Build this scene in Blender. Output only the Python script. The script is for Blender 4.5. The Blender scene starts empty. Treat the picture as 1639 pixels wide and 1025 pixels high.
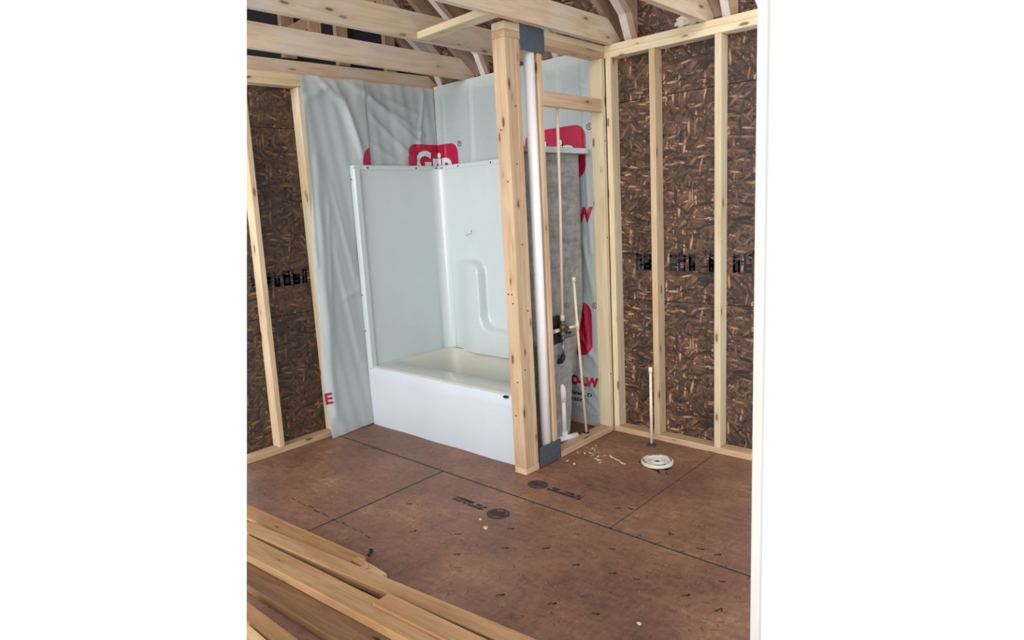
import bpy, bmesh, math, random
from mathutils import Vector, Matrix
random.seed(7)
SC = bpy.context.scene
COL = SC.collection
# ------------------------------------------------------------------ camera, sky, exposure
CAM = Vector((3.93440221, -3.54752809, 1.529448))
R = Matrix(((0.7434462639157553, -0.0766275870797489, 0.66439134970892),
            (0.666767700998008, 0.16222613067128794, -0.7273950202147751),
            (-0.052043112661869256, 0.9837738029779801, 0.17169921082726702)))
cd = bpy.data.cameras.new('camera')
cd.sensor_fit = 'HORIZONTAL'; cd.sensor_width = 36.0; cd.lens = 22.9107
cd.clip_start = 0.05; cd.clip_end = 200
cam = bpy.data.objects.new('camera', cd); COL.objects.link(cam)
cam.matrix_world = Matrix.Translation(CAM) @ R.to_4x4()
SC.camera = cam
world = bpy.data.worlds.new('overcast_sky'); SC.world = world; world.use_nodes = True
bg = world.node_tree.nodes['Background']
bg.inputs[0].default_value = (0.97, 1.0, 1.03, 1); bg.inputs[1].default_value = 1.06
SC.view_settings.view_transform = 'Standard'; SC.view_settings.look = 'None'
SC.view_settings.gamma = 1.0; SC.view_settings.use_curve_mapping = False
SC.view_settings.exposure = 0.0
sd = bpy.data.lights.new('daylight', 'SUN'); sd.energy = 1.75; sd.angle = math.radians(40); sd.color = (1.0, 0.97, 0.93)
sun = bpy.data.objects.new('daylight', sd); COL.objects.link(sun)
sun.rotation_euler = Vector((-0.32, 1.0, -0.24)).to_track_quat('-Z', 'Y').to_euler()

# ------------------------------------------------------------------ material helpers
class NT:
    def __init__(s, name):
        s.m = bpy.data.materials.new(name); s.m.use_nodes = True
        s.t = s.m.node_tree; s.b = s.t.nodes['Principled BSDF']; s.out = s.t.nodes['Material Output']
    def n(s, kind, **k):
        nd = s.t.nodes.new('ShaderNode' + kind)
        for a, v in k.items(): setattr(nd, a, v)
        return nd
    def l(s, a, b): s.t.links.new(a, b)
    def val(s, sock, v):
        if isinstance(v, bpy.types.NodeSocket): s.l(v, sock)
        else: sock.default_value = v
    def math(s, op, a, b=0.0, c=None, clamp=False):
        nd = s.n('Math', operation=op); nd.use_clamp = clamp
        s.val(nd.inputs[0], a); s.val(nd.inputs[1], b)
        if c is not None: s.val(nd.inputs[2], c)
        return nd.outputs[0]
    def ramp(s, f, stops, interp='LINEAR'):
        nd = s.n('ValToRGB'); cr = nd.color_ramp; cr.interpolation = interp
        while len(cr.elements) < len(stops): cr.elements.new(0.5)
        for e, (p, c) in zip(cr.elements, stops):
            e.position = p; e.color = (c[0], c[1], c[2], 1) if len(c) == 3 else c
        s.l(f, nd.inputs[0]); return nd.outputs[0]
    def mix(s, f, a, b, blend='MIX'):
        nd = s.n('Mix', data_type='RGBA', blend_type=blend)
        s.val(nd.inputs[0], f)
        for i, v in ((6, a), (7, b)):
            if isinstance(v, bpy.types.NodeSocket): s.l(v, nd.inputs[i])
            else: nd.inputs[i].default_value = (v[0], v[1], v[2], 1)
        return nd.outputs[2]
    def coords(s, scale=(1, 1, 1), rot=(0, 0, 0), rnd=0.0):
        tc = s.n('TexCoord').outputs['Object']
        if rnd:
            oi = s.n('ObjectInfo')
            va = s.n('VectorMath', operation='SCALE'); va.inputs[0].default_value = (rnd, rnd * .7, rnd * 1.3)
            s.l(oi.outputs['Random'], va.inputs['Scale'])
            ad = s.n('VectorMath', operation='ADD'); s.l(tc, ad.inputs[0]); s.l(va.outputs[0], ad.inputs[1]); tc = ad.outputs[0]
        mp = s.n('Mapping'); mp.inputs['Scale'].default_value = scale; mp.inputs['Rotation'].default_value = rot
        s.l(tc, mp.inputs[0]); return mp.outputs[0]
    def noise(s, vec, scale, detail=3, rough=.5, dist=0.0):
        nd = s.n('TexNoise'); nd.inputs['Scale'].default_value = scale; nd.inputs['Detail'].default_value = detail
        nd.inputs['Roughness'].default_value = rough; nd.inputs['Distortion'].default_value = dist
        s.l(vec, nd.inputs['Vector']); return nd.outputs['Fac']
    def bump(s, h, strength=.3, dist=.002):
        nd = s.n('Bump'); nd.inputs['Strength'].default_value = strength; nd.inputs['Distance'].default_value = dist
        s.l(h, nd.inputs['Height']); s.l(nd.outputs[0], s.b.inputs['Normal'])

def lin(r, g, b):
    f = lambda c: ((c / 255 + .055) / 1.055) ** 2.4 if c > 10 else c / 255 / 12.92
    return (f(r), f(g), f(b))

def plain(name, rgb, rough=.5, metal=0.0, var=.06, scale=30):
    s = NT(name); v = s.noise(s.coords(), scale, 3)
    a = [c * (1 - var) for c in rgb]; b = [min(1, c * (1 + var)) for c in rgb]
    s.l(s.ramp(v, [(.3, a), (.7, b)]), s.b.inputs['Base Color'])
    s.b.inputs['Roughness'].default_value = rough; s.b.inputs['Metallic'].default_value = metal
    return s.m

def wood(name, pale, mid, dark, knots=.085, weather=0.0, rough=.65):
    s = NT(name)
    g = s.coords((1.1, 16, 16), rnd=40)
    ring = s.noise(g, 1.5, 4, .55, .6)
    fine = s.noise(s.coords((4, 150, 150), rnd=40), 1.0, 2, .5)
    blot = s.noise(s.coords((1.6, 7, 7), rnd=21), 1.0, 3)
    c = s.ramp(ring, [(.28, mid), (.45, pale), (.58, mid), (.72, pale)])
    c = s.mix(s.math('MULTIPLY', fine, .35), c, [x * .8 for x in mid])
    c = s.mix(s.math('MULTIPLY', s.math('SUBTRACT', blot, .45, clamp=True), 1.3, clamp=True), c, dark)
    vo = s.n('TexVoronoi'); vo.feature = 'F1'; s.l(s.coords((4.2, 14, 14), rnd=40), vo.inputs['Vector']); vo.inputs['Scale'].default_value = 1.0
    wob = s.math('MULTIPLY', s.noise(s.coords((60, 60, 60)), 1.0, 2), .08)
    kd = s.math('SUBTRACT', s.math('ADD', vo.outputs['Distance'], wob), knots + .04)
    k = s.math('SUBTRACT', 1.0, s.math('MULTIPLY', kd, 16.0, clamp=True), clamp=True)
    halo = s.math('SUBTRACT', 1.0, s.math('MULTIPLY', s.math('SUBTRACT', kd, .01), 4.0, clamp=True), clamp=True)
    c = s.mix(s.math('MULTIPLY', halo, .30), c, dark)
    c = s.mix(s.math('MULTIPLY', k, .85), c, [x * .28 for x in dark])
    if weather:
        w = s.noise(s.coords((1.0, 2.5, 2.5), rnd=11), 3.0, 4, .6)
        c = s.mix(s.math('MULTIPLY', s.math('SUBTRACT', w, .42, clamp=True), weather * 4, clamp=True), c, (.62, .58, .56))
    oi = s.n('ObjectInfo'); hv = s.n('HueSaturation')
    s.l(s.math('MULTIPLY_ADD', oi.outputs['Random'], .22, .90), hv.inputs['Value']); s.l(c, hv.inputs['Color'])
    s.l(hv.outputs[0], s.b.inputs['Base Color']); s.b.inputs['Roughness'].default_value = rough
    s.b.inputs['Specular IOR Level'].default_value = .25
    s.bump(fine, .15, .001)
    return s.m

def strand_board(name, tones, scale=1.0, plane='XZ', gloss=.55):
    """oriented strand board: overlapping long chips, several layers at different angles"""
    s = NT(name)
    rots = {'XZ': 1, 'YZ': 0, 'XY': 2}[plane]
    best = None; pri = None; hgt = None
    for i, ang in enumerate((0.12, 0.75, 1.5, 2.3, 2.95)):
        rot = [0, 0, 0]; rot[rots] = ang
        u = (11 * scale, 62 * scale)
        sc = {'XZ': (u[0], 6, u[1]), 'YZ': (6, u[0], u[1]), 'XY': (u[0], u[1], 6)}[plane]
        # rotate first, stretch after
        tc = s.n('TexCoord').outputs['Object']
        m1 = s.n('Mapping'); m1.inputs['Rotation'].default_value = rot; m1.inputs['Location'].default_value = (i * 3.7, i * 1.9, i * 2.3); s.l(tc, m1.inputs[0])
        nz = s.n('TexNoise'); nz.inputs['Scale'].default_value = 5 * scale; s.l(m1.outputs[0], nz.inputs['Vector'])
        sb = s.n('VectorMath', operation='MULTIPLY_ADD'); sb.inputs[1].default_value = (.05, .05, .05); s.l(nz.outputs['Color'], sb.inputs[0]); s.l(m1.outputs[0], sb.inputs[2])
        m2 = s.n('Mapping'); m2.inputs['Scale'].default_value = sc; s.l(sb.outputs[0], m2.inputs[0])
        vo = s.n('TexVoronoi'); vo.feature = 'F1'; vo.inputs['Scale'].default_value = 1.0; vo.inputs['Randomness'].default_value = 1.0
        s.l(m2.outputs[0], vo.inputs['Vector'])
        sp = s.n('SeparateColor'); s.l(vo.outputs['Color'], sp.inputs[0])
        edge = s.math('MULTIPLY', s.math('SUBTRACT', .62, vo.outputs['Distance']), 3.0, clamp=True)
        p = s.math('MULTIPLY', sp.outputs[0], s.math('GREATER_THAN', edge, .02))
        tone = s.math('MULTIPLY', sp.outputs[1], s.math('MULTIPLY_ADD', edge, .55, .45))
        if best is None: best, pri = tone, p
        else:
            gt = s.math('GREATER_THAN', p, pri)
            mx = s.n('Mix', data_type='FLOAT'); s.l(gt, mx.inputs[0]); s.l(best, mx.inputs[2]); s.l(tone, mx.inputs[3])
            best = mx.outputs[0]; pri = s.math('MAXIMUM', p, pri)
    big = s.noise(s.coords(), 2.2 * scale, 4, .6)
    v = s.math('ADD', s.math('MULTIPLY', best, .8), s.math('MULTIPLY_ADD', big, .5, -.11))
    c = s.ramp(v, tones)
    s.l(c, s.b.inputs['Base Color']); s.b.inputs['Roughness'].default_value = gloss
    s.bump(best, .5, .003)
    return s.m

M = {}
M['wood'] = wood('spruce', lin(224, 204, 170), lin(210, 184, 146), lin(172, 132, 92))
M['wood_pale'] = wood('pale_spruce', lin(230, 216, 186), lin(220, 201, 166), lin(188, 154, 112))
M['wood_post'] = wood('orange_fir', lin(222, 194, 162), lin(206, 172, 137), lin(164, 122, 86))
M['wood_truss'] = wood('weathered_truss_pine', lin(220, 199, 172), lin(202, 177, 147), lin(154, 121, 92), .07, .55)
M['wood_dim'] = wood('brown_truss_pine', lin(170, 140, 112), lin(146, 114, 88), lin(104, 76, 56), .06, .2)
M['wood_whitish'] = wood('whitish_wood', lin(228, 224, 220), lin(206, 198, 192), lin(156, 130, 110), .04, .5)  # whitish tone for the rafter ends beside the chords
M['wood_lumber'] = wood('orange_lumber', lin(196, 148, 100), lin(174, 124, 80), lin(128, 82, 50), .05)
M['wood_tan'] = wood('tan_lumber', lin(202, 160, 116), lin(180, 136, 94), lin(128, 88, 58), .05)
M['wood_stained'] = wood('stained_lumber', lin(160, 120, 84), lin(136, 98, 66), lin(78, 54, 40), .07)
M['wood_lumber_pale'] = wood('pale_lumber', lin(226, 196, 148), lin(210, 174, 124), lin(160, 116, 70), .05)
M['wood_overexposed'] = wood('overexposed_stud', lin(238, 240, 230), lin(232, 234, 224), lin(222, 220, 206), .02)  # overexposure of a bare stud painted in as near-white wood
M['cut_end'] = plain('fresh_cut_end', lin(236, 190, 160), .7, var=.1, scale=90)
M['osb'] = strand_board('brown_strand_board', [(.10, lin(34, 26, 26)), (.32, lin(72, 51, 42)), (.54, lin(97, 70, 54)), (.76, lin(126, 94, 70)), (.95, lin(188, 152, 118))], .95)
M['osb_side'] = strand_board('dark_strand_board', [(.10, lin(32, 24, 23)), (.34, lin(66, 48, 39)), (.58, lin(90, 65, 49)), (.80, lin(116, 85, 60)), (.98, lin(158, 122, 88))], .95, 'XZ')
M['osb_roof'] = strand_board('roof_strand_board', [(.10, lin(40, 30, 28)), (.34, lin(92, 64, 52)), (.58, lin(120, 86, 68)), (.80, lin(150, 110, 86)), (.98, lin(206, 172, 146))], .9, 'XY')

def floor_mat():
    s = NT('reddish_subfloor')
    big = s.noise(s.coords(), 1.6, 5, .62)
    med = s.noise(s.coords((14, 34, 1)), 1.0, 4, .6)
    med2 = s.noise(s.coords((60, 16, 1), (0, 0, .5)), 1.0, 3, .6)
    fine = s.noise(s.coords((90, 200, 1)), 1.0, 2)
    v = s.math('ADD', s.math('MULTIPLY', big, .5), s.math('ADD', s.math('MULTIPLY', med, .25), s.math('ADD', s.math('MULTIPLY', med2, .17), s.math('MULTIPLY', fine, .1))))
    c = s.ramp(v, [(.36, lin(84, 58, 49)), (.46, lin(120, 84, 67)), (.56, lin(144, 103, 81)), (.66, lin(176, 134, 106))])
    # short dark chips and pale chips pressed in the surface
    for sc, rot, thr, col in (((34, 150, 1), .7, .03, lin(70, 50, 44)), ((20, 120, 1), -.4, .03, lin(84, 60, 52)), ((16, 110, 1), 2.6, .03, lin(96, 68, 56)), ((60, 160, 1), 1.4, .02, lin(170, 128, 104))):
        tc = s.n('TexCoord').outputs['Object']
        m1 = s.n('Mapping'); m1.inputs['Rotation'].default_value = (0, 0, rot); s.l(tc, m1.inputs[0])
        m2 = s.n('Mapping'); m2.inputs['Scale'].default_value = sc; s.l(m1.outputs[0], m2.inputs[0])
        vo = s.n('TexVoronoi'); vo.voronoi_dimensions = '2D'; vo.inputs['Scale'].default_value = .42; s.l(m2.outputs[0], vo.inputs['Vector'])
        sp = s.n('SeparateColor'); s.l(vo.outputs['Color'], sp.inputs[0])
        on = s.math('MULTIPLY', s.math('LESS_THAN', vo.outputs['Distance'], s.math('MULTIPLY_ADD', sp.outputs[1], .16, thr)), s.math('GREATER_THAN', sp.outputs[0], .82))
        c = s.mix(s.math('MULTIPLY', on, .65), c, col)
    st = s.noise(s.coords((.9, 1.3, 1)), 1.3, 5, .65)
    c = s.mix(s.math('MULTIPLY', s.math('SUBTRACT', st, .52, clamp=True), 2.2, clamp=True), c, lin(104, 80, 68))
    s.l(c, s.b.inputs['Base Color'])
    s.l(s.math('MULTIPLY_ADD', med, .25, .36), s.b.inputs['Roughness'])
    s.b.inputs['Specular IOR Level'].default_value = .4
    s.bump(v, .35, .002)
    return s.m
M['floor'] = floor_mat()
M['seam'] = plain('dark_green_glue', lin(52, 54, 50), .7)
M['ink'] = plain('dark_stamp_ink', lin(52, 48, 52), .8, var=.25, scale=120)
M['osb_ink'] = plain('blue_black_stencil', lin(24, 26, 40), .8, var=.4, scale=160)
def wrap_mat():
    s = NT('translucent_housewrap')
    wv = s.noise(s.coords((220, 220, 220)), 1.0, 1)
    c = s.ramp(wv, [(.35, lin(204, 218, 222)), (.65, lin(222, 232, 234))])
    s.l(c, s.b.inputs['Base Color']); s.b.inputs['Roughness'].default_value = .42
    tr = s.n('BsdfTransparent'); tl = s.n('BsdfTranslucent'); tl.inputs[0].default_value = (.75, .83, .86, 1)
    m1 = s.n('MixShader'); m1.inputs[0].default_value = .18; s.l(s.b.outputs[0], m1.inputs[1]); s.l(tl.outputs[0], m1.inputs[2])
    m2 = s.n('MixShader'); m2.inputs[0].default_value = .20; s.l(m1.outputs[0], m2.inputs[1]); s.l(tr.outputs[0], m2.inputs[2])
    s.l(m2.outputs[0], s.out.inputs[0]); s.bump(wv, .1, .001)
    return s.m
M['wrap'] = wrap_mat()
M['red'] = plain('magenta_print', lin(178, 14, 62), .5, var=.08)
M['print_white'] = plain('white_print', lin(214, 216, 220), .5, var=.03)
M['print_dark'] = plain('dark_print', lin(58, 38, 56), .6, var=.05)
def gel(name, rgb, rough):
    s = NT(name); v = s.noise(s.coords((1, 1, .35)), 5, 4, .6)
    s.l(s.ramp(v, [(.3, [c * .955 for c in rgb]), (.7, rgb)]), s.b.inputs['Base Color'])
    s.b.inputs['Roughness'].default_value = rough
    s.b.inputs['Coat Weight'].default_value = .4; s.b.inputs['Coat Roughness'].default_value = .08
    s.bump(v, .05, .004)
    return s.m
M['gel'] = gel('shaded_gelcoat', lin(204, 215, 216), .2)  # shade inside the surround is mixed into this greyer white
M['apron'] = gel('lit_apron_gelcoat', lin(208, 217, 226), .4)  # same gelcoat, lighter, with the front light put into its colour
M['basin'] = gel('shaded_basin_gelcoat', lin(208, 206, 194), .3)  # same gelcoat, beige tint stands in for shade on rim and basin
def fib():
    s = NT('grey_raw_fiberglass'); v = s.noise(s.coords(), 22, 6, .7); w = s.noise(s.coords((3, 3, 12)), 2, 3)
    s.l(s.ramp(s.math('MULTIPLY_ADD', w, .4, s.math('MULTIPLY', v, .6)), [(.35, lin(122, 122, 122)), (.5, lin(152, 151, 149)), (.65, lin(172, 170, 166))]), s.b.inputs['Base Color'])
    s.b.inputs['Roughness'].default_value = .75; s.bump(v, .5, .004); return s.m
M['fiberglass'] = fib()
M['pvc'] = plain('white_pvc', lin(250, 250, 250), .3, var=.01)
M['cpvc'] = plain('cream_cpvc', lin(238, 222, 196), .35, var=.04)
M['steel'] = plain('grey_galvanised_steel', lin(92, 100, 112), .55, .35, .12, 60)
M['black'] = plain('black_plastic', lin(26, 28, 36), .5)
M['attic_shade'] = plain('painted_attic_shade', lin(34, 34, 42), .9)  # near-black colour that stands in for the unlit attic
M['brass'] = plain('dull_brass', lin(120, 112, 96), .4, .8, .15)
M['chrome'] = plain('chrome', lin(150, 160, 168), .2, .9)
M['flange'] = plain('off_white_flange', lin(222, 216, 202), .45, var=.06)
M['green_putty'] = plain('dark_green_putty', lin(36, 58, 52), .7)
M['shaving'] = plain('pale_shaving', lin(232, 220, 204), .6)
M['nail'] = plain('dark_nail', lin(50, 40, 36), .6, .3)

# ------------------------------------------------------------------ object helpers
def link(name, me, mat=None, parent=None, mw=None):
    o = bpy.data.objects.new(name, me); COL.objects.link(o)
    if mat is not None and me is not None and len(me.materials) == 0: me.materials.append(mat)
    mw = mw or Matrix()
    if parent is not None:
        o.parent = parent; o.matrix_parent_inverse = Matrix()
        o.matrix_basis = WM[parent.name].inverted() @ mw
    else: o.matrix_basis = mw
    WM[o.name] = mw.copy()
    return o
WM = {}
def tag(o, label=None, cat=None, group=None, kind=None):
    if label: o['label'] = label
    if cat: o['category'] = cat
    if group: o['group'] = group
    if kind: o['kind'] = kind
    return o
def thing(name, loc, label=None, cat=None, group=None, kind=None):
    return tag(link(name, None, mw=Matrix.Translation(Vector(loc))), label, cat, group, kind)
def mesh_of(bm, name, smooth=False):
    bmesh.ops.recalc_face_normals(bm, faces=bm.faces)
    me = bpy.data.meshes.new(name); bm.to_mesh(me); bm.free()
    if smooth:
        for p in me.polygons: p.use_smooth = True
    return me
# the house is modelled up to this slanting section on its left, where the photograph's view of it ends
SEC_CO = Vector((-0.004, -1.806, 0.0)); SEC_NO = Vector((0.4385312, 0.89160027, -0.1128687))
def section(bm, mw):
    inv = mw.inverted(); co = inv @ SEC_CO; no = (mw.to_3x3().transposed() @ SEC_NO).normalized()
    r = bmesh.ops.bisect_plane(bm, geom=bm.verts[:] + bm.edges[:] + bm.faces[:], plane_co=co, plane_no=no, clear_inner=True, dist=1e-5)
    es = [e for e in r['geom_cut'] if isinstance(e, bmesh.types.BMEdge) and e.is_boundary]
    if es: bmesh.ops.holes_fill(bm, edges=es)
def box_bm(x0, x1, y0, y1, z0, z1, bev=0.0):
    bm = bmesh.new(); bmesh.ops.create_cube(bm, size=1)
    for v in bm.verts:
        v.co = Vector((x0 if v.co.x < 0 else x1, y0 if v.co.y < 0 else y1, z0 if v.co.z < 0 else z1))
    if bev: bmesh.ops.bevel(bm, geom=bm.edges[:], offset=bev, segments=1, affect='EDGES')
    return bm
def frame(p0, p1, up):
    """matrix at p0 with X along p1-p0 and Z near up"""
    x = (Vector(p1) - Vector(p0)).normalized(); y = Vector(up).cross(x).normalized(); z = x.cross(y)
    return Matrix(((x.x, y.x, z.x, p0[0]), (x.y, y.y, z.y, p0[1]), (x.z, y.z, z.z, p0[2]), (0, 0, 0, 1))), (Vector(p1) - Vector(p0)).length
def lumber(name, p0, p1, up, w, t, mat, parent=None, cut=False, y0=0.0, z0=0.0, bev=.003, ends=None):
    """board whose local X is its grain; cross section y0..y0+w, z0..z0+t"""
    mw, L = frame(p0, p1, up); bm = box_bm(0, L, y0, y0 + w, z0, z0 + t, bev)
    if ends:
        for f in bm.faces:
            if f.normal.x > .9: f.material_index = 1
    if cut: section(bm, mw)
    me = mesh_of(bm, name); me.materials.append(mat)
    if ends: me.materials.append(ends)
    return link(name, me, None, parent, mw)
def abox(name, x0, x1, y0, y1, z0, z1, mat, parent=None, cut=False, axis='Z', bev=.003):
    """axis-aligned board with the grain along the given world axis"""
    if axis == 'X': mw = Matrix.Translation((x0, y0, z0)); d = (x1 - x0, y1 - y0, z1 - z0)
    elif axis == 'Y':
        mw = Matrix(((0, -1, 0, x1), (1, 0, 0, y0), (0, 0, 1, z0), (0, 0, 0, 1))); d = (y1 - y0, x1 - x0, z1 - z0)
    else:
        mw = Matrix(((0, 1, 0, x0), (0, 0, 1, y0), (1, 0, 0, z0), (0, 0, 0, 1))); d = (z1 - z0, x1 - x0, y1 - y0)
    bm = box_bm(0, d[0], 0, d[1], 0, d[2], bev)
    if cut: section(bm, mw)
    return link(name, mesh_of(bm, name), mat, parent, mw)
def prism(name, pts, x0, x1, mat, parent=None, cut=False, grain=(0, 1, 0)):
    """polygon in (y, z) extruded from x0 to x1; local X follows grain"""
    g = Vector(grain).normalized(); X = Vector((1, 0, 0)); Y = X.cross(g)
    mw = Matrix(((g.x, X.x, Y.x, 0), (g.y, X.y, Y.y, 0), (g.z, X.z, Y.z, 0), (0, 0, 0, 1))); inv = mw.inverted()
    bm = bmesh.new()
    a = [bm.verts.new(inv @ Vector((x0, y, z))) for y, z in pts]; b = [bm.verts.new(inv @ Vector((x1, y, z))) for y, z in pts]
    bm.faces.new(a); bm.faces.new(b)
    for i in range(len(pts)): bm.faces.new((a[i], a[(i + 1) % len(pts)], b[(i + 1) % len(pts)], b[i]))
    bmesh.ops.recalc_face_normals(bm, faces=bm.faces)
    if cut: section(bm, mw)
    return link(name, mesh_of(bm, name), mat, parent, mw)
def tube_bm(bm, path, rad, seg=16, caps=True):
    """swept round tube along a list of points; rad a number or a list"""
    pts = [Vector(p) for p in path]; rings = []
    n0 = None
    for i, p in enumerate(pts):
        d = (pts[min(i + 1, len(pts) - 1)] - pts[max(i - 1, 0)]).normalized()
        if n0 is None: n0 = d.orthogonal().normalized()
        n0 = (n0 - d * n0.dot(d)).normalized(); b = d.cross(n0)
        r = rad[i] if isinstance(rad, (list, tuple)) else rad
        rings.append([bm.verts.new(p + (n0 * math.cos(a) + b * math.sin(a)) * r) for a in [2 * math.pi * k / seg for k in range(seg)]])
    for A, B in zip(rings, rings[1:]):
        for k in range(seg): bm.faces.new((A[k], A[(k + 1) % seg], B[(k + 1) % seg], B[k]))
    if caps: bm.faces.new(rings[0]); bm.faces.new(rings[-1])
def tube(name, path, rad, mat, parent=None, seg=16):
    bm = bmesh.new(); tube_bm(bm, path, rad, seg)
    me = mesh_of(bm, name); 
    for p in me.polygons: p.use_smooth = len(p.vertices) == 4
    return link(name, me, mat, parent)
def lathe(name, prof, c, mat, parent=None, seg=40, mw=None):
    bm = bmesh.new(); rings = []
    for r, z in prof: rings.append([bm.verts.new((r * math.cos(2 * math.pi * k / seg), r * math.sin(2 * math.pi * k / seg), z)) for k in range(seg)])
    for A, B in zip(rings, rings[1:]):
        for k in range(seg): bm.faces.new((A[k], A[(k + 1) % seg], B[(k + 1) % seg], B[k]))
    bm.faces.new(rings[0]); bm.faces.new(rings[-1])
    return link(name, mesh_of(bm, name), mat, parent, mw or Matrix.Translation(Vector(c)))

# ------------------------------------------------------------------ floor: subfloor sheets with glued seams
floor = thing('floor', (0, 0, -.02), kind='structure')
SY = -1.1459
def floor_panel(pts):
    bm = bmesh.new()
    a = [bm.verts.new((x, y, 0)) for x, y in pts]; b = [bm.verts.new((x, y, -.019)) for x, y in pts]
    bm.faces.new(a); bm.faces.new(b)
    for i in range(len(pts)): bm.faces.new((a[i], a[(i + 1) % len(pts)], b[(i + 1) % len(pts)], b[i]))
    return link('floor_panel', mesh_of(bm, 'floor_panel'), M['floor'], floor)
g = .0065
def cut_y(x): return -1.806 - (x + .004) * 0.4918      # the left end of the modelled floor
XR = lambda y: 2.554 + (-.046 - y) * .3993                # its right end, behind the near stud
floor_panel([(-.1, -1.745), (-.004, -1.806), (1.1234 - g, cut_y(1.1234 - g)), (1.1234 - g, SY - g), (-.1, SY - g)])
floor_panel([(1.1234 + g, cut_y(1.1234 + g)), (1.692, -2.64), (1.2, -3.6), (3.7, -3.6), (3.7, -1.60), (3.155, -1.55), (XR(SY), SY - g), (1.1234 + g, SY - g)])
floor_panel([(-.1, SY + g), (2.2987 - .003, SY + g), (2.2987 - .003, .1), (-.1, .1)])
floor_panel([(2.2987 + .003, SY + g), (XR(SY), SY + g), (XR(-.046), -.046), (2.52, .1), (2.2987 + .003, .1)])
abox('seam_glue', -.09, 2.99, SY - .009, SY + .009, -.018, -.0012, M['seam'], floor, axis='X', bev=0)
abox('seam_glue', 1.1234 - .008, 1.1234 + .008, -2.33, SY, -.018, -.0012, M['seam'], floor, axis='Y', bev=0)
abox('seam_glue', 2.2987 - .008, 2.2987 + .008, SY, .09, -.018, -.0012, M['seam'], floor, axis='Y', bev=0)
# the floor sheets continue under the house wall
def marks(name, quads, z, mat, parent, plane='XY', kind=None):
    """flat printed marks: quads given as four (u, v) corners"""
    bm = bmesh.new()
    for q in quads:
        vs = [bm.verts.new((u, v, z) if plane == 'XY' else (u, z, v) if plane == 'XZ' else (z, u, v)) for u, v in q]
        bm.faces.new(vs)
    me = bpy.data.meshes.new(name); bm.to_mesh(me); bm.free()
    o = link(name, me, mat, parent)
    if kind: o['kind'] = kind
    return o
def dash(x, y, L, w, a):
    c, s = math.cos(a), math.sin(a)
    return [(x + c * u - s * v, y + s * u + c * v) for u, v in ((-L / 2, -w / 2), (L / 2, -w / 2), (L / 2, w / 2), (-L / 2, w / 2))]
q = []
for i in range(26):
    x = .35 + i * .105 + random.uniform(-.012, .012); sgn = random.choice((-1, 1, 1))
    q.append(dash(x, SY + sgn * .014, random.uniform(.012, .035), .004, 1.2 + random.uniform(-.5, .5)))
for x, y, L, a in ((2.215, -.95, .04, 1.1), (2.27, -.92, .05, -.3), (2.41, -1.30, .035, .4), (2.17, -1.47, .05, .9), (2.36, -1.50, .045, 1.0), (2.52, -1.46, .04, .7), (2.62, -1.44, .035, .3), (2.72, -1.07, .05, .2), (2.80, -1.07, .04, .9), (2.83, -1.42, .05, .8), (2.45, -1.78, .05, .8), (2.62, -1.73, .04, .5), (2.25, -1.86, .05, .8), (2.97, -1.43, .05, 1.2), (1.92, -1.43, .05, .8), (1.75, -1.62, .045, .5), (1.88, -1.75, .04, .8), (1.55, -1.73, .05, 1.1), (1.3, -1.55, .04, .4), (2.02, -1.58, .05, .8), (2.9, -1.25, .03, .3), (2.55, -1.03, .05, 2.2)):
    q.append(dash(x, y, L * .7, .008, a)); q.append(dash(x + .01, y + .006, L * .4, .006, a + .6))
marks('floor_dashes', q, .0006, M['ink'], floor, kind='stuff')
# faint nail line on the left sheet
q = []
x = .72
while x < 1.45:
    L = random.uniform(.02, .07); q.append(dash(x, -1.893 + random.uniform(-.006, .006), L, random.uniform(.004, .009), random.uniform(-.1, .1))); x += L + random.uniform(.005, .03)
marks('nail_line', q, .0005, M['ink'], floor, kind='stuff')
def ellipse_stamp(cx, cy, rx, ry, d, text_dir):
    q = []
    n = 28
    for k in range(n):
        a, b = 2 * math.pi * k / n, 2 * math.pi * (k + 1) / n
        for s0, s1 in ((1.0, .84), (.78, .70)):
            q.append([(cx + rx * s0 * math.cos(a), cy + ry * s0 * math.sin(a)), (cx + rx * s0 * math.cos(b), cy + ry * s0 * math.sin(b)), (cx + rx * s1 * math.cos(b), cy + ry * s1 * math.sin(b)), (cx + rx * s1 * math.cos(a), cy + ry * s1 * math.sin(a))])
    for i in range(13):                                    # worn unreadable lettering inside the oval
        u = (-.66 + 1.32 * i / 12); h = math.sqrt(max(0, .55 - u * u)) 
        q.append(dash(cx + u * rx, cy + random.uniform(-.1, .1) * ry, rx * .09, 2 * h * ry * random.uniform(.6, 1), -.25))
    x = cx + text_dir * (rx + .012)
    for i in range(13):                                    # worn unreadable lettering beside it
        w = random.uniform(.010, .020); x += text_dir * (w / 2 + .003)
        for dy in (-.014, .012):
            if random.random() < .82: q.append(dash(x, cy + d * abs(x - cx) + dy, w, random.uniform(.014, .024), random.choice((0, .3, -.3))))
        if random.random() < .6: q.append(dash(x, cy + d * abs(x - cx), .006, .045, -.2))
        x += text_dir * w / 2
    return q
marks('printed_stamp', ellipse_stamp(1.765, -1.352, .062, .056, 0.0, -1), .0007, M['ink'], floor)
marks('printed_stamp', ellipse_stamp(1.705, -.965, .062, .050, 0.0, 1), .0007, M['ink'], floor)

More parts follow.
